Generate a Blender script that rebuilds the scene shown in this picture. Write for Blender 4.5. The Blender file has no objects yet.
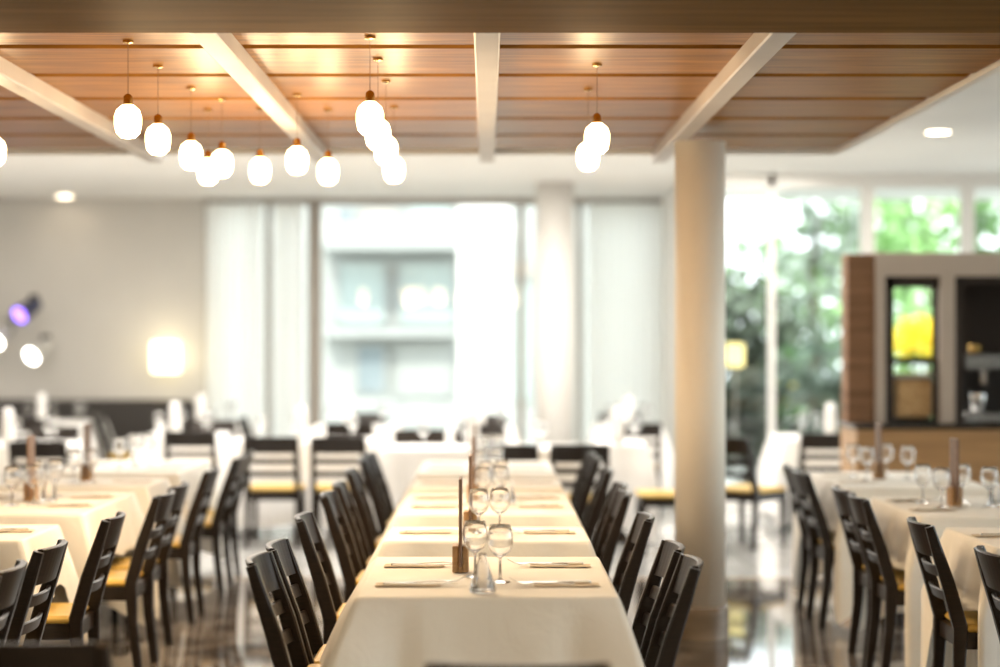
import bpy, math, random
from mathutils import Vector, Matrix
rnd = random.Random(7)
PI = math.pi
SC = bpy.context.scene
COL = SC.collection
F, CX, CY, HC = 1944.0, 487.0, 340.0, 1.55      # focal length in px, vanishing point, eye height


def at(px, py, d):
    return ((px - CX) * d / F, d, HC - (py - CY) * d / F)


# ---------------------------------------------------------------- mesh builder
class MB:
    def __init__(self):
        self.v, self.f = [], []

    def add(self, vs, fs):
        b = len(self.v)
        self.v += [tuple(p) for p in vs]
        self.f += [tuple(i + b for i in f) for f in fs]
        return self

    def box(self, x0, x1, y0, y1, z0, z1, bev=0.0):
        if bev <= 0:
            vs = [(x, y, z) for z in (z0, z1) for y in (y0, y1) for x in (x0, x1)]
            return self.add(vs, [(0, 2, 3, 1), (4, 5, 7, 6), (0, 1, 5, 4), (2, 6, 7, 3), (0, 4, 6, 2), (1, 3, 7, 5)])
        b = bev
        # chamfered box: rings of rounded rectangle
        def ring(ix, z):
            a0, a1, b0, b1 = x0 + ix, x1 - ix, y0 + ix, y1 - ix
            return [(a0 + b, b0, z), (a1 - b, b0, z), (a1, b0 + b, z), (a1, b1 - b, z), (a1 - b, b1, z), (a0 + b, b1, z), (a0, b1 - b, z), (a0, b0 + b, z)]
        return self.rings([ring(b, z0), ring(0, z0 + b), ring(0, z1 - b), ring(b, z1)])

    def rings(self, rs, cap=True, close=False):
        n = len(rs[0])
        vs = [p for r in rs for p in r]
        fs = []
        m = len(rs)
        for k in range(m if close else m - 1):
            for i in range(n):
                j = (i + 1) % n
                k2 = (k + 1) % m
                fs.append((k * n + i, k * n + j, k2 * n + j, k2 * n + i))
        if cap and not close:
            fs.append(tuple(reversed(range(n))))
            fs.append(tuple((m - 1) * n + i for i in range(n)))
        return self.add(vs, fs)

    def lathe(self, prof, n=24, c=(0, 0, 0), cap=True):
        rs = []
        for r, z in prof:
            rs.append([(c[0] + r * math.cos(2 * PI * i / n), c[1] + r * math.sin(2 * PI * i / n), c[2] + z) for i in range(n)])
        return self.rings(rs, cap)

    def tube(self, pts, r, n=8, cap=True):
        pts = [Vector(p) for p in pts]
        rad = r if isinstance(r, (list, tuple)) else [r] * len(pts)
        rs = []
        for i, p in enumerate(pts):
            d = (pts[min(i + 1, len(pts) - 1)] - pts[max(i - 1, 0)]).normalized()
            u = d.cross(Vector((0, 0, 1)))
            if u.length < 1e-3:
                u = d.cross(Vector((0, 1, 0)))
            u.normalize()
            w = d.cross(u)
            rs.append([tuple(p + (u * math.cos(2 * PI * k / n) + w * math.sin(2 * PI * k / n)) * rad[i]) for k in range(n)])
        return self.rings(rs, cap)

    def sweep_rect(self, pts, w, t):
        """rectangular bar along pts in the y-z plane; w along x, t(i) thickness in plane"""
        rs = []
        for i, (x, y, z) in enumerate(pts):
            a = Vector(pts[max(i - 1, 0)])
            b = Vector(pts[min(i + 1, len(pts) - 1)])
            d = (b - a).normalized()
            nrm = Vector((0, d.z, -d.y))
            ww = w[i] if isinstance(w, list) else w
            tt = t[i] if isinstance(t, list) else t
            p = Vector((x, y, z))
            e = Vector((1, 0, 0))
            c = .006
            rs.append([tuple(p + e * sx + nrm * sy) for sx, sy in
                       ((-ww / 2 + c, -tt / 2), (ww / 2 - c, -tt / 2), (ww / 2, -tt / 2 + c), (ww / 2, tt / 2 - c),
                        (ww / 2 - c, tt / 2), (-ww / 2 + c, tt / 2), (-ww / 2, tt / 2 - c), (-ww / 2, -tt / 2 + c))])
        return self.rings(rs)

    def mesh(self, name, smooth=False):
        me = bpy.data.meshes.new(name)
        me.from_pydata(self.v, [], self.f)
        me.validate()
        import bmesh
        bm = bmesh.new()
        bm.from_mesh(me)
        bmesh.ops.recalc_face_normals(bm, faces=bm.faces)
        bm.to_mesh(me)
        bm.free()
        if smooth:
            for p in me.polygons:
                p.use_smooth = True
        return me

    def build(self, name, mat, parent=None, smooth=False):
        me = self.mesh(name, smooth)
        me.materials.append(mat)
        return obj(name, me, parent)


def obj(name, me, parent=None):
    o = bpy.data.objects.new(name, me)
    COL.objects.link(o)
    if parent is not None:
        o.parent = parent
    return o


def tag(o, label=None, cat=None, group=None, kind=None):
    if label:
        o['label'] = label
    if cat:
        o['category'] = cat
    if group:
        o['group'] = group
    if kind:
        o['kind'] = kind
    return o


def thing(name, label, cat, loc=(0, 0, 0), rz=0.0, group=None):
    o = bpy.data.objects.new(name, None)
    COL.objects.link(o)
    o.empty_display_size = .1
    o.location = loc
    o.rotation_euler = (0, 0, rz)
    return tag(o, label, cat, group)


def dup(src, label, loc, rz=0.0, group=None):
    r = src.copy()
    COL.objects.link(r)
    r.location = loc
    r.rotation_euler = (0, 0, rz)
    r['label'] = label
    if group:
        r['group'] = group
    for ch in list(src.children):
        c = ch.copy()
        COL.objects.link(c)
        c.parent = r
        for g in list(ch.children):
            d = g.copy()
            COL.objects.link(d)
            d.parent = c
    return r


class Kind:
    """first call places the original, later calls copy it"""
    def __init__(self, proto):
        self.p, self.used = proto, False

    def __call__(self, label, loc, rz=0.0, group=None):
        if not self.used:
            self.used = True
            self.p.location = loc
            self.p.rotation_euler = (0, 0, rz)
            self.p['label'] = label
            if group:
                self.p['group'] = group
            return self.p
        return dup(self.p, label, loc, rz, group)


# ---------------------------------------------------------------- materials
def mat(name, color=(.8, .8, .8), rough=.5, metal=0.0, spec=.5, trans=0.0, coat=0.0, emis=None, estr=0.0):
    m = bpy.data.materials.new(name)
    m.use_nodes = True
    b = m.node_tree.nodes['Principled BSDF']
    b.inputs['Base Color'].default_value = (*color, 1)
    b.inputs['Roughness'].default_value = rough
    b.inputs['Metallic'].default_value = metal
    b.inputs['Specular IOR Level'].default_value = spec
    b.inputs['Transmission Weight'].default_value = trans
    b.inputs['Coat Weight'].default_value = coat
    if emis:
        b.inputs['Emission Color'].default_value = (*emis, 1)
        b.inputs['Emission Strength'].default_value = estr
    return m


def noise_col(m, c1, c2, scale=(1, 1, 1), nscale=4.0, detail=6, bump=0.0, dist=.0, lo=.35, hi=.65):
    nt = m.node_tree
    b = nt.nodes['Principled BSDF']
    tc = nt.nodes.new('ShaderNodeTexCoord')
    mp = nt.nodes.new('ShaderNodeMapping')
    mp.inputs['Scale'].default_value = scale
    n = nt.nodes.new('ShaderNodeTexNoise')
    n.inputs['Scale'].default_value = nscale
    n.inputs['Detail'].default_value = detail
    n.inputs['Distortion'].default_value = dist
    r = nt.nodes.new('ShaderNodeValToRGB')
    r.color_ramp.elements[0].position, r.color_ramp.elements[1].position = lo, hi
    r.color_ramp.elements[0].color = (*c1, 1)
    r.color_ramp.elements[1].color = (*c2, 1)
    L = nt.links.new
    L(tc.outputs['Object'], mp.inputs['Vector'])
    L(mp.outputs['Vector'], n.inputs['Vector'])
    L(n.outputs['Fac'], r.inputs['Fac'])
    L(r.outputs['Color'], b.inputs['Base Color'])
    if bump:
        bp = nt.nodes.new('ShaderNodeBump')
        bp.inputs['Strength'].default_value = bump
        bp.inputs['Distance'].default_value = .01
        L(n.outputs['Fac'], bp.inputs['Height'])
        L(bp.outputs['Normal'], b.inputs['Normal'])
    return m


def thin_glass(name, tint=(.96, .98, .97), refl=.9):
    m = bpy.data.materials.new(name)
    m.use_nodes = True
    nt = m.node_tree
    nt.nodes.clear()
    out = nt.nodes.new('ShaderNodeOutputMaterial')
    mix = nt.nodes.new('ShaderNodeMixShader')
    tr = nt.nodes.new('ShaderNodeBsdfTransparent')
    tr.inputs['Color'].default_value = (*tint, 1)
    gl = nt.nodes.new('ShaderNodeBsdfGlossy')
    gl.inputs['Roughness'].default_value = .02
    gl.inputs['Color'].default_value = (refl, refl, refl, 1)
    fr = nt.nodes.new('ShaderNodeFresnel')
    fr.inputs['IOR'].default_value = 1.45
    L = nt.links.new
    L(fr.outputs['Fac'], mix.inputs['Fac'])
    L(tr.outputs['BSDF'], mix.inputs[1])
    L(gl.outputs['BSDF'], mix.inputs[2])
    L(mix.outputs['Shader'], out.inputs['Surface'])
    return m


def sheer(name, color, transl=.5):
    m = bpy.data.materials.new(name)
    m.use_nodes = True
    nt = m.node_tree
    nt.nodes.clear()
    out = nt.nodes.new('ShaderNodeOutputMaterial')
    mix = nt.nodes.new('ShaderNodeMixShader')
    d = nt.nodes.new('ShaderNodeBsdfDiffuse')
    t = nt.nodes.new('ShaderNodeBsdfTranslucent')
    d.inputs['Color'].default_value = (*color, 1)
    t.inputs['Color'].default_value = (*color, 1)
    mix.inputs['Fac'].default_value = transl
    L = nt.links.new
    L(d.outputs['BSDF'], mix.inputs[1])
    L(t.outputs['BSDF'], mix.inputs[2])
    L(mix.outputs['Shader'], out.inputs['Surface'])
    return m


M = {}
M['chair'] = noise_col(mat('dark_stained_wood', rough=.34, spec=.32), (.010, .007, .005), (.022, .013, .008), (3, 3, 40), 6)
M['seat'] = noise_col(mat('golden_leather', rough=.45), (.60, .38, .07), (.70, .46, .11), (1, 1, 1), 9, bump=.1)
M['cloth'] = noise_col(mat('cream_linen', rough=.85, spec=.2), (.84, .81, .74), (.88, .85, .79), (1, 1, 1), 3.5, bump=.25)
M['whitecloth'] = noise_col(mat('white_linen', rough=.85, spec=.2), (.84, .83, .81), (.88, .87, .86), (1, 1, 1), 3.5, bump=.2)
def crease(m):
    nt = m.node_tree
    old = nt.nodes['Bump']
    tc = nt.nodes.new('ShaderNodeTexCoord')
    wv = nt.nodes.new('ShaderNodeTexWave')
    wv.wave_profile = 'TRI'
    wv.bands_direction = 'X'
    wv.inputs['Scale'].default_value = .78
    wv.inputs['Distortion'].default_value = .15
    n2 = nt.nodes.new('ShaderNodeTexNoise')
    n2.inputs['Scale'].default_value = 7.0
    n2.inputs['Detail'].default_value = 4
    n2.inputs['Distortion'].default_value = 1.0
    ad = nt.nodes.new('ShaderNodeMath')
    ad.operation = 'ADD'
    bp = nt.nodes.new('ShaderNodeBump')
    bp.inputs['Strength'].default_value = .35
    bp.inputs['Distance'].default_value = .012
    L = nt.links.new
    L(tc.outputs['Object'], wv.inputs['Vector'])
    L(tc.outputs['Object'], n2.inputs['Vector'])
    L(wv.outputs['Fac'], ad.inputs[0])
    L(n2.outputs['Fac'], ad.inputs[1])
    L(ad.outputs[0], bp.inputs['Height'])
    L(bp.outputs['Normal'], old.inputs['Normal'])


crease(M['cloth'])
crease(M['whitecloth'])
M['napkin'] = noise_col(mat('tan_napkin', rough=.9, spec=.1), (.60, .50, .37), (.70, .60, .46), (1, 1, 1), 30, bump=.2)
M['steel'] = mat('polished_steel', (.72, .70, .66), .16, 1.0)
M['glass'] = mat('drinking_glass', (1, 1, 1), .0, trans=1.0)
M['glass'].node_tree.nodes['Principled BSDF'].inputs['IOR'].default_value = 1.45
_nt = M['glass'].node_tree
_mx, _t2 = _nt.nodes.new('ShaderNodeMixShader'), _nt.nodes.new('ShaderNodeBsdfTransparent')
_mx.inputs['Fac'].default_value = .08
_nt.links.new(_nt.nodes['Principled BSDF'].outputs['BSDF'], _mx.inputs[1])
_nt.links.new(_t2.outputs['BSDF'], _mx.inputs[2])
_nt.links.new(_mx.outputs['Shader'], _nt.nodes['Material Output'].inputs['Surface'])
M['block'] = noise_col(mat('oak_block', rough=.5), (.36, .21, .09), (.46, .28, .13), (4, 4, 30), 3)
M['card'] = noise_col(mat('brown_menu_board', rough=.5), (.16, .09, .05), (.22, .13, .08), (3, 3, 20), 3)
M['plate'] = mat('white_china', (.85, .84, .82), .2)
M['tabletop'] = mat('table_wood', (.08, .05, .03), .5)
M['plaster'] = noise_col(mat('warm_grey_plaster', rough=.9, spec=.2), (.60, .58, .545), (.64, .62, .585), (1, 1, 1), 1.2)
M['ceil'] = noise_col(mat('white_ceiling_paint', rough=.9, spec=.2), (.80, .79, .77), (.84, .83, .81), (1, 1, 1), 1.0)
M['white'] = noise_col(mat('white_paint', rough=.6), (.78, .76, .73), (.82, .80, .77), (1, 1, 1), 1.5)
M['column'] = noise_col(mat('cream_column_paint', rough=.6), (.84, .78, .68), (.87, .81, .71), (1, 1, 1), 1.5)
M['slat'] = noise_col(mat('orange_cedar_slat', rough=.34, spec=.5), (.20, .080, .013), (.40, .18, .033), (1.2, 16, 4), 1.6, dist=.4)
M['slatdark'] = mat('recess_brown', (.05, .022, .010), .6)
M['beamwood'] = noise_col(mat('brown_beam_wood', rough=.6, spec=.2), (.14, .075, .020), (.20, .105, .03), (.8, 10, 6), 1.6)
M['beamwhite'] = noise_col(mat('pale_beam_paint', rough=.45), (.52, .47, .44), (.58, .53, .49), (1, 1, 1), 2)
M['taupe'] = mat('taupe_frame', (.38, .34, .30), .5)
M['curtain'] = sheer('sheer_white_fabric', (.94, .94, .92), .72)
M['pane'] = thin_glass('window_glass')
M['sidewood'] = noise_col(mat('walnut_veneer', rough=.6, spec=.2), (.17, .088, .045), (.26, .14, .075), (.7, .7, 14), 1.8, dist=.3)
M['sidewood2'] = noise_col(mat('oak_veneer', rough=.4), (.36, .20, .085), (.48, .28, .12), (.7, .7, 14), 1.8, dist=.3)
M['sideframe'] = mat('pale_wood_frame', (.47, .39, .32), .6)
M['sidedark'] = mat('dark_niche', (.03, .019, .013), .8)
M['counter'] = mat('dark_stone_counter', (.03, .024, .02), .2)
M['chrome'] = mat('chrome', (.8, .8, .8), .12, 1.0)
M['black'] = mat('black_enamel', (.015, .014, .014), .35)
M['brass'] = mat('aged_brass', (.55, .36, .12), .25, 1.0)
M['cord'] = mat('brown_cord', (.20, .11, .05), .6)
M['bulb'] = mat('warm_frosted_bulb', (1, .9, .7), .4, emis=(1.0, .70, .36), estr=9.0)
M['amber'] = thin_glass('amber_glass', (1.0, .90, .72))
M['downlight'] = mat('downlight_lens', (1, .9, .75), .4, emis=(1.0, .82, .6), estr=9.0)
M['shade'] = mat('lit_cream_shade', (1, .95, .8), .6, emis=(1.0, .86, .54), estr=1.7)
M['shade2'] = mat('lit_yellow_shade', (1, .9, .6), .6, emis=(1.0, .76, .20), estr=.85)
M['purple'] = mat('violet_spot_lens', (.2, .1, .8), .3, emis=(.30, .16, 1.0), estr=2.2)
M['spotlens'] = mat('white_spot_lens', (1, 1, 1), .3, emis=(1.0, .96, .86), estr=6.0)
M['navy'] = mat('navy_spot_housing', (.03, .035, .09), .35)
M['silver'] = mat('grey_spot_housing', (.55, .54, .52), .4)
M['leather'] = mat('black_bench_leather', (.035, .03, .027), .5)
M['leaf1'] = noise_col(mat('leaf_green', rough=.6), (.06, .15, .04), (.22, .38, .12), (1, 1, 1), .9)
M['leaf2'] = noise_col(mat('leaf_grey_green', rough=.6), (.08, .125, .085), (.32, .38, .31), (1, 1, 1), .9)
M['leaf4'] = noise_col(mat('leaf_dark', rough=.6), (.025, .04, .022), (.11, .14, .09), (1, 1, 1), .9)
M['leaf3'] = noise_col(mat('leaf_bright', rough=.6), (.20, .42, .12), (.45, .66, .32), (1, 1, 1), .9)
M['yellow'] = sheer('yellow_petals', (.95, .80, .10), .6)
M['bark'] = mat('bark', (.09, .07, .05), .9)
M['lawn'] = noise_col(mat('garden_ground', rough=.95), (.42, .44, .40), (.55, .54, .50), (1, 1, 1), 1.5)
M['facade'] = mat('white_render_facade', (.34, .35, .34), .8)
M['facadeglass'] = mat('teal_facade_glass', (.36, .42, .41), .5)
M['facadegrey'] = mat('grey_shutter', (.20, .24, .26), .6)
M['cereal'] = noise_col(mat('cereal_fill', rough=.8), (.50, .30, .12), (.66, .44, .22), (1, 1, 1), 40)


def floor_mat(name, c0, c1, c2):
    m = mat(name, rough=.06, spec=.6)
    nt = m.node_tree
    b = nt.nodes['Principled BSDF']
    L = nt.links.new
    tc = nt.nodes.new('ShaderNodeTexCoord')
    n = nt.nodes.new('ShaderNodeTexNoise')
    n.inputs['Scale'].default_value = 1.7
    n.inputs['Detail'].default_value = 9
    n.inputs['Distortion'].default_value = 1.6
    r = nt.nodes.new('ShaderNodeValToRGB')
    e = r.color_ramp.elements
    e[0].position, e[1].position = .36, .72
    e[0].color = (*c0, 1)
    e[1].color = (*c2, 1)
    x = e.new(.52)
    x.color = (*c1, 1)
    b.inputs['IOR'].default_value = 1.9
    br = nt.nodes.new('ShaderNodeTexBrick')
    br.offset = 0.0
    br.inputs['Scale'].default_value = 1.0
    br.inputs['Brick Width'].default_value = .6
    br.inputs['Row Height'].default_value = .6
    br.inputs['Mortar Size'].default_value = .004
    br.inputs['Color1'].default_value = (1, 1, 1, 1)
    br.inputs['Color2'].default_value = (.72, .72, .72, 1)
    br.inputs['Mortar'].default_value = (.25, .24, .23, 1)
    mx = nt.nodes.new('ShaderNodeMix')
    mx.data_type = 'RGBA'
    mx.blend_type = 'MULTIPLY'
    mx.inputs['Factor'].default_value = 1.0
    L(tc.outputs['Object'], n.inputs['Vector'])
    L(tc.outputs['Object'], br.inputs['Vector'])
    L(n.outputs['Fac'], r.inputs['Fac'])
    L(r.outputs['Color'], mx.inputs[6])
    L(br.outputs['Color'], mx.inputs[7])
    L(mx.outputs[2], b.inputs['Base Color'])
    return m


M['floor'] = floor_mat('dark_marble_tiles', (.09, .075, .065), (.20, .17, .145), (.44, .39, .34))
M['floor2'] = floor_mat('pale_stone_tiles', (.58, .58, .57), (.66, .66, .65), (.74, .74, .73))
M['threshold'] = mat('tan_threshold_stone', (.50, .36, .24), .25)

# ---------------------------------------------------------------- the setting
FARY, XL, XR, YB, ZC = 20.6, -6.4, 6.4, -2.5, 3.05


def struct(name, mb, m, parent=None, smooth=False):
    o = mb.build(name, m, parent, smooth)
    if parent is None:
        o['kind'] = 'structure'
    return o


struct('floor', MB().box(XL - .2, XR + .2, YB - .2, 12.6, -.1, 0), M['floor'])
struct('floor_far', MB().box(XL - .2, XR + .2, 12.68, FARY + .25, -.1, 0), M['floor2'])
struct('floor_threshold', MB().box(XL - .2, XR + .2, 12.6, 12.68, -.1, .0), M['threshold'])
struct('ceiling', MB().box(XL - .2, XR + .2, YB - .2, FARY + .25, ZC, ZC + .25), M['ceil'])
struct('wall_left', MB().box(XL - .2, XL, YB, FARY, 0, ZC), M['plaster'])
struct('wall_back', MB().box(XL, XR, YB - .2, YB, 0, ZC), M['plaster'])
XW = (205 - CX) * FARY / F       # end of the plaster, start of the glazing
struct('wall_far', MB().box(XL, XW, FARY, FARY + .2, 0, ZC), M['plaster'])
xc0, xc1 = (583 - CX) * FARY / F, (676 - CX) * FARY / F
GY = 17.6                        # the garden glazing stands nearer
xg = (690 - CX) * GY / F
struct('wall_far_return', MB().box(xg, xg + .12, GY, FARY + .1, 0, ZC), M['white'])
struct('baseboard_far', MB().box(XL, XW, FARY - .02, FARY, 0, .1), M['taupe'])


def window(name, x0, x1, y, z0, z1, posts, m_frame, w=.07, transom=None, slim=()):
    """a glazed bay facing the room; frame and pane are one window, the pane its own mesh"""
    root = thing(name, None, None)
    root['kind'] = 'structure'
    fr = MB()
    fr.box(x0, x1, y, y + .08, z0, z0 + w).box(x0, x1, y, y + .08, z1 - w, z1)
    for p in [x0 + w / 2, x1 - w / 2] + posts:
        fr.box(p - w / 2, p + w / 2, y - .01, y + .09, z0, z1)
    if transom:
        fr.box(x0, x1, y, y + .08, transom - .03, transom + .03)
    for p in slim:
        fr.box(p - .028, p + .028, y, y + .08, z0, z1)
    fr.build('window_frame', m_frame, root)
    MB().box(x0, x1, y + .035, y + .045, z0 + w / 2, z1 - w / 2).build('window_pane', M['pane'], root)
    return root


def fx(px, d=FARY):
    return (px - CX) * d / F


window('window_1', XW, xg, FARY, 0, ZC, [fx(268), fx(311), fx(318), fx(521), fx(580)], M['taupe'], .07)
window('window_2', xg, XR, GY, 0, ZC, [fx(868, GY), fx(968, GY)], M['white'], .12, slim=(fx(772, GY),))
# glazed side towards the garden, right of the room
rootw = thing('window_3', None, None)
rootw['kind'] = 'structure'
fr = MB()
fr.box(XR, XR + .08, YB, FARY, 0, .08).box(XR, XR + .08, YB, FARY, ZC - .08, ZC)
for k in range(12):
    yy = YB + .05 + k * (FARY - YB - .1) / 11
    fr.box(XR - .01, XR + .09, yy - .05, yy + .05, 0, ZC)
fr.build('window_frame', M['white'], rootw)
MB().box(XR + .035, XR + .045, YB, FARY, .04, ZC - .04).build('window_pane', M['pane'], rootw)

M['beamwood'].node_tree.nodes['Principled BSDF'].inputs['IOR'].default_value = 1.12
# wooden canopy under the ceiling
ZB = 2.58
DY0, DY1 = 6.52, 11.3
CXL, CXR = -4.6, 2.02
struct('ceiling_beam', MB().box(CXL, CXR + .6, 5.0, DY0, ZB - .0, ZB + .30), M['beamwood'])
rec = MB().box(CXL, CXR, DY0, DY1, ZB + .15, ZB + .17)
struct('ceiling_canopy', rec, M['slatdark'])
M['slat'].node_tree.nodes['Principled BSDF'].inputs['IOR'].default_value = 1.18
k, y = 0, DY0 + .02
while y < DY1 - .1:
    w = min(.71, DY1 - y)
    s = struct('ceiling_slat' if k == 0 else 'ceiling_slat.%03d' % k, MB().box(CXL, CXR, y, y + w, ZB + .07, ZB + .13, .012), M['slat'])
    y += .785
    k += 1
for i, xb in enumerate((-1.93, -.96, 0.0, 1.0)):
    struct('ceiling_joist' if i == 0 else 'ceiling_joist.%03d' % i, MB().box(xb - .045, xb + .045, DY0, DY1, ZB, ZB + .075, .006), M['beamwhite'])
struct('trim_1', MB().box(CXR, CXR + .04, DY0, DY1 + .04, ZB + .05, ZB + .2), M['white'])
struct('trim_2', MB().box(CXL, CXR, DY1, DY1 + .04, ZB + .05, ZB + .2), M['white'])
struct('soffit_wall', MB().box(CXL, CXR + .6, 4.95, 5.0, ZB, ZC), M['beamwood'])

# round pillar with a stone plinth
cx, cyy = 1.112, 10.15
pil = thing('pillar', None, None, (cx, cyy, 0))
pil['kind'] = 'structure'
MB().lathe([(.132, .16), (.132, ZB)], 40).build('shaft', M['column'], pil, True)
MB().lathe([(.150, 0), (.150, .155), (.146, .165), (.134, .165)], 40).build('plinth', noise_col(mat('plinth_stone', rough=.2), (.24, .19, .14), (.36, .29, .22), (1, 1, 4), 3), pil)
cx2, cy2 = fx(555, 18.6), 18.6
pil2 = thing('pillar', None, None, (cx2, cy2, 0))
pil2['kind'] = 'structure'
MB().lathe([(.185, 0), (.185, ZC)], 32).build('shaft', M['white'], pil2, True)


# curtains
def curtain(label, x0, x1, y, z0, z1, folds, group=None, depth=.035):
    n = folds * 12
    mb = MB()
    rows = [z0, z0 + 1.0, z0 + 2.0, z1]
    pts = []
    for zz in rows:
        for i in range(n + 1):
            u = i / n
            a = depth * math.sin(2 * PI * folds * u) * (.8 + .1 * zz) + .012 * math.sin(9 * u + x0)
            pts.append((x0 + (x1 - x0) * u, y + a, zz))
    mb.add(pts, [(k * (n + 1) + i, k * (n + 1) + i + 1, (k + 1) * (n + 1) + i + 1, (k + 1) * (n + 1) + i) for k in range(3) for i in range(n)])
    r = thing('curtain', label, 'curtain', group=group)
    mb.build('curtain_fabric', M['curtain'], r, True)
    MB().tube([(x0 - .05, y, z1 + .01), (x1 + .05, y, z1 + .01)], .014).build('curtain_rail', M['taupe'], r)
    return r


curtain('sheer white curtain hanging in folds where the grey plaster wall ends', fx(206, 20.35), fx(262, 20.35), 20.35, .03, 2.98, 7)
curtain('narrow pale curtain beside the taupe window post', fx(274, 20.35), fx(303, 20.35), 20.35, .03, 2.98, 3)
curtain('wide pale grey curtain between white column and cream pillar', fx(588, 20.3), fx(673, 20.3), 20.3, .03, 2.98, 9)

# ---------------------------------------------------------------- chairs
def chair_meshes(root):
    MB().box(-.205, .205, -.185, .215, .415, .446, .012).build('seat', M['seat'], root)
    a = MB()
    a.box(-.19, .19, .175, .205, .35, .414).box(-.19, .19, -.205, -.175, .35, .414)
    a.box(-.20, -.175, -.19, .19, .35, .414).box(.175, .20, -.19, .19, .35, .414)
    a.build('seat_frame', M['chair'], root)
    for s in (-1, 1):
        MB().sweep_rect([(s * .185, .185, 0), (s * .185, .187, .42)], [.032, .042], [.032, .042]).build('leg', M['chair'], root)
    for s in (-1, 1):
        MB().sweep_rect([(s * .188, -.235, 0), (s * .188, -.205, .25), (s * .188, -.198, .43), (s * .188, -.245, .60), (s * .188, -.285, .72), (s * .188, -.318, .825)],
                        [.034, .038, .040, .040, .038, .036], [.036, .044, .056, .052, .044, .034]).build('leg', M['chair'], root)

    def rail(z0, z1, t, sag):
        rs = []
        def yy(z):
            return -.198 - (z - .43) * .302
        for i in range(13):
            u = -1 + i / 6
            x = u * .172
            b = -sag * (1 - u * u)
            rs.append([(x, yy(z0) + b - t / 2, z0), (x, yy(z0) + b + t / 2, z0), (x, yy(z1) + b + t / 2, z1 - .004), (x, yy(z1) + b + t / 2 - .004, z1), (x, yy(z1) + b - t / 2 + .004, z1), (x, yy(z1) + b - t / 2, z1 - .004)])
        return MB().rings(rs)
    rail(.705, .832, .022, .030).build('top_rail', M['chair'], root)
    rail(.626, .668, .016, .022).build('back_slat', M['chair'], root)
    rail(.530, .572, .016, .020).build('back_slat', M['chair'], root)


proto = thing('dining_chair', 'x', 'chair')
chair_meshes(proto)
CH = Kind(proto)


def chair(label, x, y, facing, group):
    """x, y: middle of the seat; facing 'l','r' (turned to -x/+x), 'f' (away from the camera), 'n' (towards it) or an angle"""
    rz = {'l': PI / 2, 'r': -PI / 2, 'f': 0.0, 'n': PI}.get(facing, facing)
    return CH(label, (x, y, 0), rz + rnd.uniform(-.03, .03), group)


# ---------------------------------------------------------------- tables
TZ = .752


def table(label, x0, x1, y0, y1, group):
    cxm, cym = (x0 + x1) / 2, (y0 + y1) / 2
    hx, hy = (x1 - x0) / 2 - .012, (y1 - y0) / 2 - .012
    t = thing('dining_table', label, 'table', (cxm, cym, 0), 0, group)
    MB().box(-hx, hx, -hy, hy, TZ - .034, TZ - .004, .006).build('table_top', M['tabletop'], t)
    MB().box(-.035, .035, -.035, .035, .05, TZ - .034, .006).build('pedestal', M['tabletop'], t)
    MB().box(-.05, .05, -hy * .7, hy * .7, 0, .05, .01).build('foot', M['tabletop'], t)
    return t


def cloth_mesh(hx, hy, side_z, end_z, corner_z, seed, flare=.06):
    """linen over a hx x hy half-size top: crisp top edge, panels that swing outwards, hanging corner points"""
    R = random.Random(seed)
    per = []           # x, y, nx, ny, s, dcorner, isside
    seg = .022
    nx_, ny_ = max(8, int(2 * hx / seg)), max(8, int(2 * hy / seg))
    for i in range(nx_):
        u = i / nx_
        per.append((-hx + 2 * hx * u, -hy, 0, -1, min(u, 1 - u) * 2 * hx, 0))
    for i in range(ny_):
        u = i / ny_
        per.append((hx, -hy + 2 * hy * u, 1, 0, min(u, 1 - u) * 2 * hy, 1))
    for i in range(nx_):
        u = i / nx_
        per.append((hx - 2 * hx * u, hy, 0, 1, min(u, 1 - u) * 2 * hx, 0))
    for i in range(ny_):
        u = i / ny_
        per.append((-hx, hy - 2 * hy * u, -1, 0, min(u, 1 - u) * 2 * hy, 1))
    n = len(per)
    ph = [R.uniform(0, 6.28) for _ in range(4)]
    k1, k2 = R.uniform(9, 13), R.uniform(19, 26)
    ctw = .085
    rows = [0, .012, .03, .08, .16, .26, .38, .52, .68, .84, 1.0]
    rings = []
    s = 0.0
    cum = []
    for i in range(n):
        cum.append(s)
        a, b = per[i], per[(i + 1) % n]
        s += math.hypot(a[0] - b[0], a[1] - b[1])
    for t in rows:
        ring = []
        for i, (x, y, nx, ny, dc, side) in enumerate(per):
            wc = math.exp(-(dc / (.05 if side else ctw)) ** 2)
            base = side_z if side else end_z
            wob = .010 * math.sin(k1 * cum[i] + ph[0]) + .006 * math.sin(k2 * cum[i] + ph[1])
            cz = corner_z + .05 * math.sin(ph[2] + 2.1 * (x > 0) + 1.3 * (y > 0))
            zb = base * (1 - wc) + cz * wc + wob
            z = TZ + .003 - t * (TZ - zb)
            # outward swing; the corner runs out along the diagonal
            sx, sy = (1 if x > 0 else -1), (1 if y > 0 else -1)
            dxn, dyn = nx * (1 - wc) + sx * .78 * wc, ny * (1 - wc) + sy * .80 * wc
            off = ((flare if x < 0 else min(flare, .05)) if side else .05) * t ** .7 * (1 - wc) + (.105 * min(1.0, t / .38) ** .9) * wc
            pleat = math.exp(-((dc - .13) / .05) ** 2)
            off -= .03 * t * pleat
            off += (.010 * math.sin(k2 * cum[i] + ph[3]) + .006 * math.sin(k1 * 3.1 * cum[i])) * t
            if t == 0:
                off = -.004
            elif t < .02:
                off, z = .003, TZ - .002
            ring.append((x + dxn * off, y + dyn * off, z))
        rings.append(ring)
    mb = MB()
    mb.rings(rings, cap=False)
    top = [(p[0] * .985, p[1] * .985, TZ + .004) for p in rings[0]]
    mb.rings([rings[0], top], cap=False)
    mb.add(top, [tuple(range(n))])
    return mb


CLOTHS = []


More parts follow.
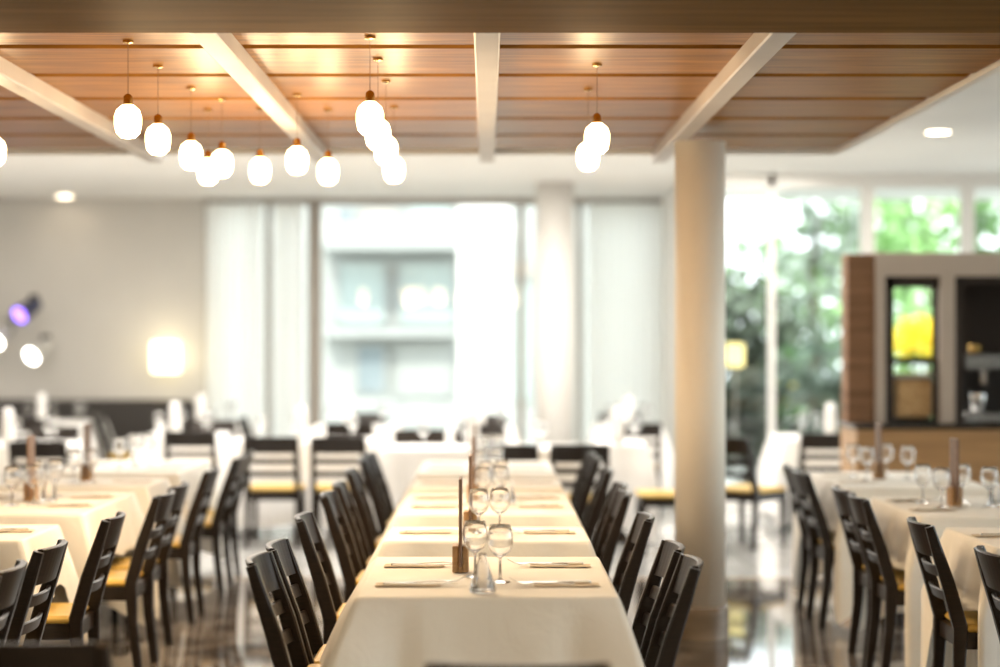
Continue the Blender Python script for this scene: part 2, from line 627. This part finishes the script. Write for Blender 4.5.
def cloth(label, x0, x1, y0, y1, m, group, side_z=.50, end_z=.30, corner_z=.20, flare=.06):
    mb = cloth_mesh((x1 - x0) / 2, (y1 - y0) / 2, side_z, end_z, corner_z, len(CLOTHS) + 3, flare)
    me = mb.mesh('tablecloth', False)
    for p in me.polygons:
        p.use_smooth = len(p.vertices) == 4
    me.materials.append(m)
    o = obj('tablecloth', me)
    o.location = ((x0 + x1) / 2, (y0 + y1) / 2, 0)
    CLOTHS.append(o)
    return tag(o, label, 'tablecloth', group)


# ---------------------------------------------------------------- tableware
def wine_glass_proto():
    r = thing('wine_glass', 'x', 'glass')
    out = [(.034, 0), (.034, .002), (.012, .006), (.0045, .014), (.0040, .060), (.0050, .078), (.016, .086), (.033, .100), (.041, .120), (.0425, .140), (.039, .165), (.0345, .187)]
    inn = [(.0335, .187), (.038, .165), (.0412, .140), (.0397, .121), (.032, .1025), (.015, .0885), (.002, .0865)]
    MB().lathe(out[:5], 24).build('foot', M['glass'], r, True)
    MB().lathe(out[4:] + inn, 28).build('bowl', M['glass'], r, True)
    return r


def menu_proto():
    r = thing('menu_stand', 'x', 'menu stand')
    b = MB()
    b.box(-.028, -.0065, -.045, .045, 0, .09, .003).box(.0065, .028, -.045, .045, 0, .09, .003).box(-.0065, .0065, -.045, .045, 0, .02)
    b.build('wooden_block', M['block'], r)
    MB().box(-.0055, .0055, -.075, .075, .021, .32, .002).build('menu_board', M['card'], r)
    return r


def carafe_proto():
    r = thing('glass_carafe', 'x', 'carafe')
    prof = [(.040, 0), (.042, .004), (.041, .012), (.012, .112), (.012, .122), (.0095, .122), (.0095, .112), (.037, .014), (.002, .012)]
    MB().lathe(prof, 28).build('carafe_body', M['glass'], r, True)
    return r


def napkin_proto():
    r = thing('folded_napkin', 'x', 'napkin')
    mb = MB()
    for k in range(1):
        z = .0012 + k * .0034
        j = .002 * (k % 2)
        n = 8
        rs = []
        for i in range(n + 1):
            x = -.105 + .21 * i / n
            w = .0012 * math.sin(i * 1.7 + k)
            rs.append([(x, -.038 + j, z + w), (x, .038 - j, z + w), (x, .038 - j, z + .0026 + w), (x, -.038 + j, z + .0026 + w)])
        mb.rings(rs)
    mb.build('napkin_fold', M['napkin'], r)
    return r


def knife_proto():
    r = thing('table_knife', 'x', 'knife')
    MB().rings([[(x, -w, 0), (x, w, 0), (x, w, h), (x, -w, h)] for x, w, h in ((-.125, .006, .006), (-.12, .0085, .008), (-.06, .008, .007), (-.015, .0055, .006))]).build('handle', M['steel'], r)
    MB().rings([[(x, -w, .002), (x, w, .002), (x, w, .004), (x, -w, .0045)] for x, w in ((-.015, .006), (.0, .009), (.08, .010), (.105, .006), (.115, .001))]).build('blade', M['steel'], r)
    return r


def fork_proto():
    r = thing('table_fork', 'x', 'fork')
    MB().rings([[(x, -w, z), (x, w, z), (x, w, z + .003), (x, -w, z + .003)] for x, w, z in ((-.11, .007, .0), (-.05, .004, .003), (.02, .003, .006), (.04, .011, .004), (.055, .012, .003))]).build('handle', M['steel'], r)
    t = MB()
    for k in range(4):
        yk = -.0095 + k * .0063
        t.rings([[(x, yk - .0018, z), (x, yk + .0018, z), (x, yk + .0018, z + .002), (x, yk - .0018, z + .002)] for x, z in ((.052, .003), (.075, .008), (.10, .022))])
    t.build('tines', M['steel'], r)
    return r


def cone_proto():
    r = thing('rolled_napkin', 'x', 'napkin')
    mb = MB()
    n = 24
    rs = []
    for z, q in ((0, .046), (.08, .044), (.18, .042), (.26, .038), (.28, .020)):
        rs.append([((q + .004 * math.sin(5 * 2 * PI * i / n)) * math.cos(2 * PI * i / n), (q + .004 * math.sin(5 * 2 * PI * i / n)) * math.sin(2 * PI * i / n), z) for i in range(n)])
    mb.rings(rs)
    mb.build('napkin_fold', M['whitecloth'], r, True)
    return r


GL, MS, CA, NP, KN, FK, NC = (Kind(p()) for p in (wine_glass_proto, menu_proto, carafe_proto, napkin_proto, knife_proto, fork_proto, cone_proto))
TOPZ = TZ + .0065

ORD = ['first', 'second', 'third', 'fourth', 'fifth', 'sixth', 'seventh', 'eighth', 'ninth', 'tenth']
ROWS = {
    'C': dict(x0=-.405, x1=.408, name='central row', tables=[(6.0, 7.13), (7.68, 8.27), (8.86, 10.06), (10.48, 11.08), (11.5, 12.75)],
              neg=[6.43, 6.87, 7.97, 9.13, 9.74, 10.76, 11.78, 12.34], negx=-.425, pos=[6.36, 6.82, 7.96, 9.17, 9.68, 10.78, 11.85, 12.4], posx=.335),
    'L': dict(x0=-2.655, x1=-1.845, name='lamp wall row', tables=[(7.70, 8.37), (8.87, 10.15), (10.52, 11.2), (11.6, 12.85)],
              pos=[6.18, 6.84, 7.97, 9.15, 9.70, 10.83, 12.0, 12.5], posx=-1.845),
    'R': dict(x0=1.945, x1=2.73, name='sideboard row', tables=[(7.45, 8.24), (8.75, 9.82), (10.45, 11.72)],
              neg=[6.62, 7.73, 8.98, 9.42, 10.66, 11.1], negx=2.045),
}
SIDE = {'C-': 'on the side away from pillar', 'C+': 'on the pillar side', 'L+': 'on the aisle side', 'L-': 'on the wall side', 'R-': 'on the aisle side', 'R+': 'on the sideboard side'}
SIDE_S = {'C-': 'away from pillar', 'C+': 'pillar side', 'L+': 'aisle side', 'L-': 'wall side', 'R-': 'aisle side', 'R+': 'sideboard side'}


def setting(rk, side, tn, x, y, which, cut):
    """napkin with cutlery; which: '' or 'nearer'/'farther' of a table's two; side -1/+1: the diner sits at -x/+x"""
    s = SIDE_S[rk + ('-' if side < 0 else '+')]
    rz = (0 if side < 0 else PI) + rnd.uniform(-.05, .05)
    w = (which + ' one ') if which else ''
    w = w.replace('nearer one', 'front one').replace('farther one', 'back one')
    NP('tan folded napkin on %s, %s%s' % (tn, w, s), (x, y, TOPZ), rz, 'folded napkins on the %s' % ROWS[rk]['name'])
    if cut:
        c, sn = math.cos(rz), math.sin(rz)
        KN('steel knife on folded napkin, %s, %s%s' % (tn, w, s), (x + .045 * c + .020 * sn, y + .045 * sn - .020 * c, TOPZ + .0050), rz, 'knives on the %s' % ROWS[rk]['name'])
        FK('steel fork on folded napkin, %s, %s%s' % (tn, w, s), (x + .085 * c - .022 * sn, y + .085 * sn + .022 * c, TOPZ + .0050), rz + .06, 'forks on the %s' % ROWS[rk]['name'])


for rk, R_ in ROWS.items():
    nm = R_['name']
    x0, x1 = R_['x0'], R_['x1']
    xm = (x0 + x1) / 2
    for i, (y0, y1) in enumerate(R_['tables']):
        tn = '%s table of the %s' % (ORD[i], nm)
        table('square dark table hidden under its cloth, ' + tn, x0, x1, y0, y1, 'tables of the %s' % nm)
        cloth('cream tablecloth with hanging corners on ' + tn, x0, x1, y0, y1, M['cloth'], 'tablecloths of the %s' % nm, *((.475, .30, .20, .14) if rk == 'C' else (.50, .17, .07)))
        ym = (y0 + y1) / 2
        big = y1 - y0 > .9
        ys = [ym - .26, ym + .26] if big else [ym]
        if rk == 'C' and i == 0:
            ys = [6.27, 6.80]
        for side in (-1, 1):
            xs = xm + side * (.27 if rk != 'C' else .255)
            if rk == 'L' and side < 0 and y0 < 8.8 or rk == 'R' and side > 0:
                continue
            for j, yy in enumerate(ys):
                setting(rk, side, tn, xs, yy, '' if not big else ('nearer', 'farther')[j], y0 < 10.3)
        # stand, glasses
        my = ym + .08
        mx = xm
        if rk == 'C':
            mx, my = (xm - .092 if i == 0 else xm - .07), (6.66 if i == 0 else ym + .02)
        elif rk == 'R':
            mx, my = xm - .10, ym + .02
        if y0 < 11.4:
            MS('wooden menu stand with tall brown board on ' + tn, (mx, my, TOPZ), rnd.uniform(-.03, .03), 'menu stands')
        if rk == 'C' and i == 0:
            spots = [(-.040, 6.50, 'beside the menu stand'), (.043, 6.36, 'nearer the pillar')]
        elif not big:
            spots = [(xm - .035, ym - .10, 'beside the menu stand'), (xm + .05, ym - .04, 'farther from the menu stand')]
        else:
            spots = [(xm - .02, ym - .22, 'front one'), (xm + .06, ym - .12, 'second one'), (xm - .01, ym + .22, 'third one'), (xm + .07, ym + .3, 'back one')]
            if rk == 'R':
                spots = [(xm - .19, ym - .10, 'front one'), (xm + .05, ym - .05, 'second one'), (xm - .22, ym + .16, 'third one'), (xm - .02, ym + .2, 'back one')]
        for gx, gy, w in spots:
            GL('stemmed wine glass on %s, %s' % (tn, w), (gx, gy, TOPZ), rnd.uniform(0, 6), 'wine glasses on the %s' % nm)
        if rk == 'C' and i in (0, 2) or rk == 'R' and i == 1 or rk == 'L' and i in (0, 1):
            cxx, cyy_ = (-.014, 6.10) if rk == 'C' and i == 0 else (xm + .1, ym + .02)
            CA('clear conical glass carafe on ' + tn, (cxx, cyy_, TOPZ), 0, 'glass carafes')
    for side, key, kx in ((-1, 'neg', 'negx'), (1, 'pos', 'posx')):
        for k, yy in enumerate(R_.get(key, [])):
            s = SIDE[rk + ('-' if side < 0 else '+')]
            chair('%s dark wooden chair from the front along %s, %s' % (ORD[k], nm, s), R_[kx] + rnd.uniform(-.012, .012), yy, 'r' if side < 0 else 'l', 'chairs along the %s' % nm)

# two chairs close to the camera, only their top rails in the frame
chair('dark chair at the bottom corner, only its top rail in frame', -1.10, 4.95, 'f', 'chairs close to the camera')
chair('dark chair below the front tablecloth, only its rail edge showing', .07, 4.64, 'f', 'chairs close to the camera')

# ---------------------------------------------------------------- far dining area
FAR = [  # x0, x1, y0, y1, name
    (-2.87, -2.22, 16.0, 16.8, 'far table before the white curtain'),
    (-2.02, -.82, 15.15, 15.95, 'far table behind two chair backs'),
    (-.76, .70, 14.12, 14.85, 'far table closing off the central row'),
    (.86, 1.22, 14.8, 15.4, 'far table beside the cream pillar'),
    (2.4, 3.3, 15.7, 16.5, 'far table under the garden window'),
    (-4.0, -3.2, 14.6, 15.4, 'far table on the lamp wall side'),
    (-4.6, -3.8, 18.6, 19.4, 'farthest table under the spotlights'),
    (-3.1, -2.3, 18.3, 19.1, 'far table under the wall lamp'),
    (-1.6, -.8, 17.6, 18.4, 'far table below the neighbouring house'),
    (-.35, .25, 17.4, 18.1, 'far table before the white column'),
    (1.0, 1.6, 17.6, 18.4, 'far table before the grey curtain'),
    
]
for x0, x1, y0, y1, tn in FAR:
    xm, ym = (x0 + x1) / 2, (y0 + y1) / 2
    table('table hidden under long white cloth, ' + tn, x0, x1, y0, y1, 'far tables')
    cloth('long white tablecloth on ' + tn, x0, x1, y0, y1, M['whitecloth'], 'white tablecloths at the far end', .12, .10, .06)
    for a, b in ((-.3, -.2), (.3, -.2), (-.1, .22), (.28, .2)):
        GL('wine glass standing on ' + tn, (xm + a * (x1 - x0), ym + b * (y1 - y0) + rnd.uniform(-.05, .05), TOPZ), 0, 'wine glasses on ' + tn)
    for a, b in ((-.05, -.40),):
        NC('white rolled napkin standing on %s' % tn, (xm + a * (x1 - x0) + rnd.uniform(-.04, .04), ym + b * (y1 - y0), TOPZ), rnd.uniform(0, 6), 'white napkins on ' + tn)

FCH = [  # seat x, y, facing, label
    (-1.60, 14.75, 'f', 'dark chair with ladder back at far end, alone in the aisle'),
    (-1.11, 14.74, 'f', 'dark chair just beyond the central row, beside ladder back chair'),
    (1.97, 14.62, -.7, 'dark chair turned aside, just past the cream pillar'),
    (1.31, 14.15, 'l', 'dark chair with golden seat half behind the cream pillar'),
    (-.53, 15.28, 'n', 'dark chair behind far table of central row, lamp wall end'),
    (-.06, 15.25, 'n', 'dark chair behind far table of central row, middle'),
    (.15, 13.69, 'f', 'dark chair just beyond the last central table, wall lamp end'),
    (.63, 13.69, 'f', 'dark chair just beyond the last central table, pillar end'),
    (-2.35, 15.65, 'f', 'dark chair before the table at the white curtain'),
    (-3.75, 14.15, 'f', 'dark chair on the lamp wall side, back to us'),
    (-3.6, 15.85, 'n', 'dark chair on the lamp wall side, facing us'),
    (-4.2, 18.15, 'f', 'dark chair at the table under the spotlights'),
    (-2.7, 17.85, 'f', 'dark chair at the table under the wall lamp'),
    (-1.2, 17.2, 'f', 'dark chair below the neighbouring house, back to us'),
    (-1.2, 18.85, 'n', 'dark chair below the neighbouring house, facing us'),
    (.0, 18.5, 'n', 'dark chair before the white column'),
    (1.3, 17.15, 'f', 'dark chair at the table before the grey curtain'),
    (2.62, 15.3, 'f', 'dark chair at the table under garden window'),
    (-.05, 16.95, 'f', 'dark chair with its back to us before the white column table'),
    (-3.44, 18.75, 'r', 'dark chair at the end of the table under the wall lamp'),
    (-1.95, 18.0, 'r', 'dark chair at the curtain end of the table below the house'),
    (1.3, 18.85, 'n', 'dark chair tucked between grey curtain and its table'),
    (3.1, 15.3, 'f', 'second dark chair at the table under garden window'),
    (-2.45, 17.12, 'n', 'dark chair behind the table at the white curtain'),
    (-3.2, 14.15, 'f', 'second dark chair on the lamp wall side, back to us'),
]
for x, y, fc, lb in FCH:
    chair(lb, x, y, fc, 'chairs at the far end')

# bench along the plaster wall
bn = thing('banquette', 'long dark upholstered bench along the grey plaster wall', 'bench', (0, FARY - .04, 0))
MB().box(XL + .1, XW - .1, -.55, -.02, .12, .46, .03).build('bench_seat', M['leather'], bn)
MB().box(XL + .1, XW - .1, -.14, -.02, .46, .92, .03).build('backrest', M['leather'], bn)
MB().box(XL + .1, XW - .1, -.50, -.06, 0, .12).build('base', M['black'], bn)

# ---------------------------------------------------------------- pendants
def pendant_proto():
    r = thing('pendant_lamp', 'x', 'lamp')
    # local origin at the bulb's middle; cord up to the slats
    MB().lathe([(.004, -.062), (.026, -.058), (.044, -.040), (.050, -.010), (.050, .020), (.042, .044), (.026, .058), (.018, .064)], 24).build('bulb', M['bulb'], r, True)
    MB().lathe([(.020, .062), (.018, .068), (.016, .095), (.008, .102), (.003, .104)], 18).build('socket', M['brass'], r, True)
    MB().tube([(0, 0, .10), (0, 0, ZB + .068 - 2.35)], .0012, 6).build('cord', M['cord'], r)
    MB().lathe([(.004, ZB + .056 - 2.35), (.020, ZB + .06 - 2.35), (.020, ZB + .069 - 2.35)], 20).build('canopy_cap', M['brass'], r)
    return r


PL = Kind(pendant_proto())
BULBS = [((128, 122), 'hanging lowest at the start of the long lamp string'), ((158, 140), 'second in the long lamp string'), ((191, 156), 'third in the long lamp string'),
         ((208, 172), 'overlapping behind its neighbour in the long lamp string'), ((222, 164), 'fifth along the long lamp string'), ((260, 171), 'between two gaps in the long lamp string'),
         ((297, 161), 'raised above its neighbours beside the pale joist'), ((328, 172), 'last of the long lamp string'),
         ((370, 119), 'front one of the tight middle row'), ((378, 135), 'second of the tight middle row'), ((386, 151), 'third of the tight middle row'), ((394, 170), 'back one of the tight middle row'),
         ((597, 139), 'front one of the pair over the central tables'), ((588, 157), 'back one of the pair over the central tables'), ((-6, 152), 'cut off by the picture edge')]
for (px, py), w in BULBS:
    d = .80 * F / (CY - py)
    PL('glowing pendant bulb ' + w, ((px - CX) * d / F, d, 2.35), 0, 'pendant bulbs under the wooden canopy')
    for kind_, en in (('POINT', 2.4), ('SPOT', 8.5)):      # the bare bulb's glow all round, and the stronger light below the socket
        l = bpy.data.lights.new('pendant_light', kind_)
        l.energy = en
        l.color = (1.0, .76, .48)
        l.shadow_soft_size = .06
        if kind_ == 'SPOT':
            l.spot_size, l.spot_blend = math.radians(150), .7
        lo = bpy.data.objects.new('pendant_light', l)
        lo.location = ((px - CX) * d / F, d, 2.35 - .14)
        COL.objects.link(lo)


# recessed downlights
def downlight(label, x, y, z):
    r = thing('ceiling_downlight', label, 'downlight', (x, y, z))
    MB().lathe([(.085, -.004), (.105, -.006), (.11, .0), (.085, .0)], 24, cap=False).build('bezel', M['white'], r)
    MB().lathe([(.002, -.003), (.085, -.003), (.085, -.001), (.002, -.001)], 24).build('lens', M['downlight'], r)
    return r


for px, py, lb in ((938, 132, 'round recessed downlight in white ceiling near the sideboard'), (65, 196, 'faint recessed downlight above the grey plaster wall')):
    x, y, z = at(px, py, 1.5 * F / (CY - py))
    downlight(lb, x, y, ZC - .001)

# ---------------------------------------------------------------- lamps on the far wall
def shade_lamp(label, px, py, y, w, h, m, stand, name='wall_lamp'):
    x, _, z = at(px, py, y)
    r = thing(name, label, 'lamp', (x, y, 0))
    MB().box(-w / 2, w / 2, -w / 2, w / 2, z - h / 2, z + h / 2, .015).build('lamp_shade', m, r)
    if stand:
        MB().tube([(0, 0, .03), (0, 0, z - h / 2 + .01)], .014).build('pole', M['taupe'], r)
        MB().lathe([(.14, 0), (.14, .015), (.05, .03), (.02, .035)], 24).build('base', M['taupe'], r)
    else:
        MB().box(-.05, .05, w / 2 - .01, FARY - y, z - .06, z + .06, .008).build('bracket', M['taupe'], r)
    return x, z


x, z = shade_lamp('glowing square wall lamp on the grey plaster wall', 166, 357, FARY - .2, .27, .33, M['shade'], False)
LW = [(x, FARY - .45, z, 1.6)]
shade_lamp('standing lamp with square cream shade before the window', 483, 357, 20.0, .28, .30, M['shade'], True, 'floor_lamp')
shade_lamp('standing lamp with yellow shade behind the cream pillar', 735, 355, 20.0, .17, .24, M['shade2'], True, 'floor_lamp')
for x, y, z, e in LW:
    l = bpy.data.lights.new('wall_lamp_light', 'POINT')
    l.energy, l.color, l.shadow_soft_size = e, (1.0, .82, .52), .12
    lo = bpy.data.objects.new('wall_lamp_light', l)
    lo.location = (x, y, z + .1)
    COL.objects.link(lo)


def spot(label, px, py, tilt, housing, lens, energy_col=None):
    y = 20.15
    x, _, z = at(px, py, y)
    r = thing('spotlight', label, 'spotlight', (x, y, z))
    d = Vector((math.sin(tilt) * -.55, -.75, -math.cos(tilt) * .5)).normalized()
    q = d.to_track_quat('Z', 'Y').to_matrix().to_4x4()
    def tr(mb):
        mb.v = [tuple(q @ Vector(p)) for p in mb.v]
        return mb
    tr(MB().lathe([(.02, -.24), (.07, -.22), (.085, -.1), (.095, .06), (.10, .07), (.10, .09), (.09, .09), (.088, .07)], 24)).build('housing', housing, r, True)
    tr(MB().lathe([(.002, .076), (.086, .074), (.086, .07), (.002, .07)], 24)).build('lens', lens, r)
    b = MB().tube([(.0, .0, .0), (.0, .20, .10), (0, FARY - y, .12)], .018)
    b.box(-.05, .05, FARY - y - .02, FARY - y - .001, .05, .19)
    b.build('bracket', M['black'], r)


spot('navy spotlight with violet lens on the plaster wall', 24, 312, .7, M['navy'], M['purple'])
spot('pale spotlight with glowing white lens below the violet one', 36, 353, .7, M['silver'], M['spotlens'])
spot('glowing spotlight cut off by the picture edge', -2, 338, .3, M['silver'], M['spotlens'])

# ---------------------------------------------------------------- sideboard
SY = 13.2
def sx(px):
    return (px - CX) * SY / F
def sz(py):
    return HC - (py - CY) * SY / F
XE = 4.7
sb = thing('sideboard', 'tall walnut serving hutch with pale framed openings over a counter', 'sideboard', (0, SY, 0))
XS = 2.51
MB().box(XS, XE, 0, .6, .08, sz(424) - .035).build('counter_front', M['sidewood2'], sb)
MB().box(XS + .03, XE, .04, .6, 0, .08).build('plinth', M['black'], sb)
MB().box(XS - .02, XE, -.03, .62, sz(424) - .035, sz(424), .006).build('counter_top', M['counter'], sb)
MB().box(XS - .045, sx(878), .1, .32, sz(424), sz(253), .005).build('side_panel', M['sidewood'], sb)
fr = MB()
fr.box(sx(878), XE, .08, .14, sz(276), sz(252), .004)
for a, b in ((878, 888), (943, 958)):
    fr.box(sx(a), sx(b), .08, .14, sz(424), sz(276), .003)
fr.box(sx(1050), sx(1064), .08, .14, sz(424), sz(276), .003)
fr.build('front_frame', M['sideframe'], sb)
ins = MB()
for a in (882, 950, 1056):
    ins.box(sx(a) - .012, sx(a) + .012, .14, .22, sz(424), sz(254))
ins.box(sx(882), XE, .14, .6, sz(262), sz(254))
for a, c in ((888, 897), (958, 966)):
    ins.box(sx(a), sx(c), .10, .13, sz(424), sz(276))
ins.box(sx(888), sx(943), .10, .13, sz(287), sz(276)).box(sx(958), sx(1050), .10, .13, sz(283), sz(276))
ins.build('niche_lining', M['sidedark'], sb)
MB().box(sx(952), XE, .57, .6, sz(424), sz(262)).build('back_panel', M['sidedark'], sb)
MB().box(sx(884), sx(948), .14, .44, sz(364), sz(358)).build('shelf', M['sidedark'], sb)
MB().box(XE - .03, XE, .1, .6, sz(424), sz(253)).build('side_panel', M['sidewood'], sb)

# flowers, canister, coffee machine in the hutch
cn = thing('cereal_canister', 'tan filled glass canister under the shelf in the hutch', 'canister', (sx(919), SY + .27, sz(424) + .002))
MB().box(-.13, .13, -.11, .11, .03, .30, .02).build('filling', M['cereal'], cn)
MB().box(-.14, .14, -.12, .12, 0, .03, .008).build('base', M['black'], cn)
MB().box(-.14, .14, -.12, .12, .30, .335, .008).build('lid', M['chrome'], cn)
cm = thing('coffee_machine', 'chrome and black coffee machine in the dark hutch opening', 'coffee machine', (sx(1003), SY + .36, sz(424) + .002))
MB().box(-.20, .22, -.02, .16, 0, .46, .015).build('body', M['black'], cm)
MB().box(-.22, .24, -.18, .16, .36, .48, .015).build('head', M['chrome'], cm)
MB().box(-.22, .24, -.20, .16, .0, .07, .01).build('drip_tray', M['chrome'], cm)
MB().lathe([(.02, .25), (.03, .27), (.03, .36)], 16, (-.06, -.1, 0)).build('spout', M['chrome'], cm)
MB().lathe([(.045, 0), (.06, .12), (.055, .13), (.04, .01)], 18, (-.1, -.1, .07)).build('jug', M['chrome'], cm, True)
MB().lathe([(.03, .0), (.05, .03), (.04, .06), (.02, .06)], 16, (-.13, -.12, .48)).build('cup_warmer', M['brass'], cm, True)

# ---------------------------------------------------------------- outside
struct('ground', MB().box(-30, 45, FARY + .3, 70, -.25, -.05), M['lawn'])
struct('ground_garden', MB().box(XR + .3, 45, -20, FARY + .29, -.25, -.05), M['lawn'])


def leaf_cloud(mb, c, r, n, size, seed):
    R = random.Random(seed)
    for _ in range(n):
        while True:
            p = Vector((R.uniform(-1, 1), R.uniform(-1, 1), R.uniform(-1, 1)))
            if .25 < p.length < 1:
                break
        q = Vector((c[0] + p.x * r[0], c[1] + p.y * r[1], c[2] + p.z * r[2]))
        u = Vector((R.uniform(-1, 1), R.uniform(-1, 1), R.uniform(-1, 1))).normalized()
        w = u.orthogonal().normalized()
        s = size * R.uniform(.6, 1.3)
        mb.add([q - u * s, q + w * s * .45, q + u * s, q - w * s * .45], [(0, 1, 2, 3)])


def tree(name, label, x, y, h, r, m, n, seed, size=.16, z0=.35, group='garden trees'):
    t = thing(name, label, 'tree' if name == 'tree' else 'bush', (x, y, -.05), 0, group)
    R = random.Random(seed)
    MB().tube([(0, 0, 0), (.08, 0, h * .35), (0, .05, h * .7), (.1, 0, h * .92)], [.10, .08, .05, .02]).build('trunk', M['bark'], t)
    mb = MB()
    for k in range(5):
        leaf_cloud(mb, (R.uniform(-.5, .5) * r, R.uniform(-.4, .4) * r, h * (z0 + (1 - z0) * (k + .5) / 5)), (r * R.uniform(.55, .9), r * .7, h * .17), n // 5, size, seed * 10 + k)
    mb.build('foliage', m, t)
    return t


TREES = [
    ('tree', 'dark grey green tree just past the cream pillar', 756, 24.5, 2.3, .85, 'leaf4', 330),
    ('tree', 'grey green tree between pillar and hutch', 812, 26.8, 3.6, 1.0, 'leaf2', 230),
    ('tree', 'tall green tree above the hutch corner', 850, 30.0, 5.4, 1.2, 'leaf1', 420),
    ('tree', 'bright green tree over the hutch', 925, 28.6, 4.9, 1.2, 'leaf3', 380),
    ('tree', 'bright green tree at the picture edge', 1010, 26.0, 4.5, 1.2, 'leaf1', 400),
    ('tree', 'pale distant tree behind the others', 905, 38.0, 7.0, 2.0, 'leaf3', 420),
    ('tree', 'low tree behind the narrow window post', 780, 33.0, 3.4, 1.3, 'leaf1', 330),
    ('bush', 'low shrub at the foot of the garden window', 748, 21.6, 1.15, .6, 'leaf4', 260),
    ('bush', 'low shrub beside the hutch edge', 836, 21.2, 1.2, .6, 'leaf2', 240),
]
for i, (nm, lb, px, y, h, r, mm, n) in enumerate(TREES):
    tree(nm, lb, (px - CX) * y / F, y, h, r, M[mm], n, 40 + i, size=.20, z0=.3 if nm == 'tree' else .25)
yt = thing('flower_bush', 'tall bush full of yellow blossoms seen through the hutch opening', 'bush', ((919 - CX) * 24 / F, 24.0, -.05))
a, b = MB(), MB()
a.tube([(0, 0, 0), (.03, 0, .8), (0, .03, 1.5)], [.04, .03, .012])
leaf_cloud(a, (0, 0, 1.0), (.42, .3, .55), 240, .1, 15)
leaf_cloud(b, (0, 0, 1.62), (.36, .30, .28), 300, .09, 16)
a.build('foliage', M['leaf1'], yt)
b.build('blossoms', M['yellow'], yt)
yb = thing('flower_bush', 'small bush with yellow blossoms outside the garden glass', 'bush', ((784 - CX) * 22.3 / F, 22.3, -.05))
a, b = MB(), MB()
leaf_cloud(a, (0, 0, .6), (.35, .3, .5), 250, .1, 5)
leaf_cloud(b, (0, 0, 1.02), (.22, .2, .12), 130, .06, 6)
a.build('foliage', M['leaf1'], yb)
b.build('blossoms', M['yellow'], yb)

# neighbouring building beyond the middle window
BD = 30.0
def bx(px):
    return (px - CX) * BD / F
def bz(py):
    return HC - (py - CY) * BD / F
bl = thing('building', 'white neighbouring house with teal windows beyond the middle window', 'building', (0, BD, 0))
MB().box(bx(240), bx(600), 0, 4, -.05, bz(150)).build('wall', M['facade'], bl)
MB().box(bx(325), bx(470), -1.0, 0, bz(252), bz(240)).build('balcony_slab', M['facade'], bl)
MB().box(bx(325), bx(455), -.5, 0, bz(337), bz(328)).build('ledge', M['facade'], bl)
for a, c, e, g, mm in ((340, 384, 264, 325, 'facadeglass'), (401, 452, 264, 325, 'facadeglass'), (358, 384, 346, 392, 'facadegrey'), (340, 352, 210, 238, 'facadegrey'), (362, 396, 208, 236, 'taupe'), (412, 450, 205, 236, 'facadeglass'), (398, 450, 345, 396, 'facade'), (508, 540, 262, 275, 'taupe'), (512, 530, 285, 400, 'facadeglass')):
    wv = MB().box(bx(a), bx(c), -.06, -.005, bz(g), bz(e)).build('window', M[mm], bl)
    f = MB()
    f.box(bx(a) - .04, bx(a), -.09, -.005, bz(g), bz(e)).box(bx(c), bx(c) + .04, -.09, -.005, bz(g), bz(e)).box(bx(a) - .04, bx(c) + .04, -.09, -.005, bz(e), bz(e) + .05)
    f.build('window_surround', M['facade'], wv)
gp = thing('garden_pillar', 'broad sunlit white post outside the middle window', 'pillar', ((484 - CX) * 24 / F, 24.0, -.05))
MB().box(-.32, .32, -.2, .2, 0, 3.7, .01).build('post', M['white'], gp)
MB().box(-.40, .40, -.28, .28, 3.7, 3.82, .01).build('cap', M['facade'], gp)

# ---------------------------------------------------------------- light
w = bpy.data.worlds.new('sky')
SC.world = w
w.use_nodes = True
bg = w.node_tree.nodes['Background']
bg.inputs['Color'].default_value = (.90, .96, 1.0, 1)
bg.inputs['Strength'].default_value = 2.15
sun = bpy.data.lights.new('sun', 'SUN')
sun.energy = 2.2
sun.color = (1.0, .95, .86)
sun.angle = .02
so = bpy.data.objects.new('sun', sun)
so.rotation_euler = (math.radians(48), 0, math.radians(-18))
COL.objects.link(so)


def area(name, loc, size, energy, color, rot=(0, 0, 0)):
    l = bpy.data.lights.new(name, 'AREA')
    l.shape = 'RECTANGLE'
    l.size, l.size_y = size
    l.energy, l.color = energy, color
    o = bpy.data.objects.new(name, l)
    o.location, o.rotation_euler = loc, rot
    COL.objects.link(o)
    return o


WARM = (1.0, .75, .47)
# added fill lights without fixtures, brightening the camera's end and the far end
area('fill_light_near', (0, 1.5, ZC - .02), (5, 4), 74, WARM)
area('fill_light_far', (-1.3, 15.2, ZC - .02), (8.5, 4.5), 260, (1.0, .93, .84))

# ---------------------------------------------------------------- camera
cam = bpy.data.cameras.new('camera')
co = bpy.data.objects.new('camera', cam)
COL.objects.link(co)
co.location = (0, 0, HC)
co.rotation_euler = (PI / 2, 0, 0)
cam.sensor_width = 36
cam.lens = F * 36 / 1000
cam.shift_x = (500 - CX) / 1000
cam.shift_y = (CY - 333.5) / 1000
cam.clip_end = 300
cam.dof.use_dof = True
cam.dof.focus_distance = 7.05
cam.dof.aperture_fstop = .070 / .067
SC.camera = co

SC.view_settings.view_transform = 'Standard'
SC.view_settings.look = 'None'
SC.view_settings.gamma = 1
SC.view_settings.exposure = 1.05
SC.view_settings.use_curve_mapping = False
SC.cycles.use_denoising = True
SC.cycles.max_bounces = 10
SC.cycles.transparent_max_bounces = 16
SC.cycles.sample_clamp_indirect = 8
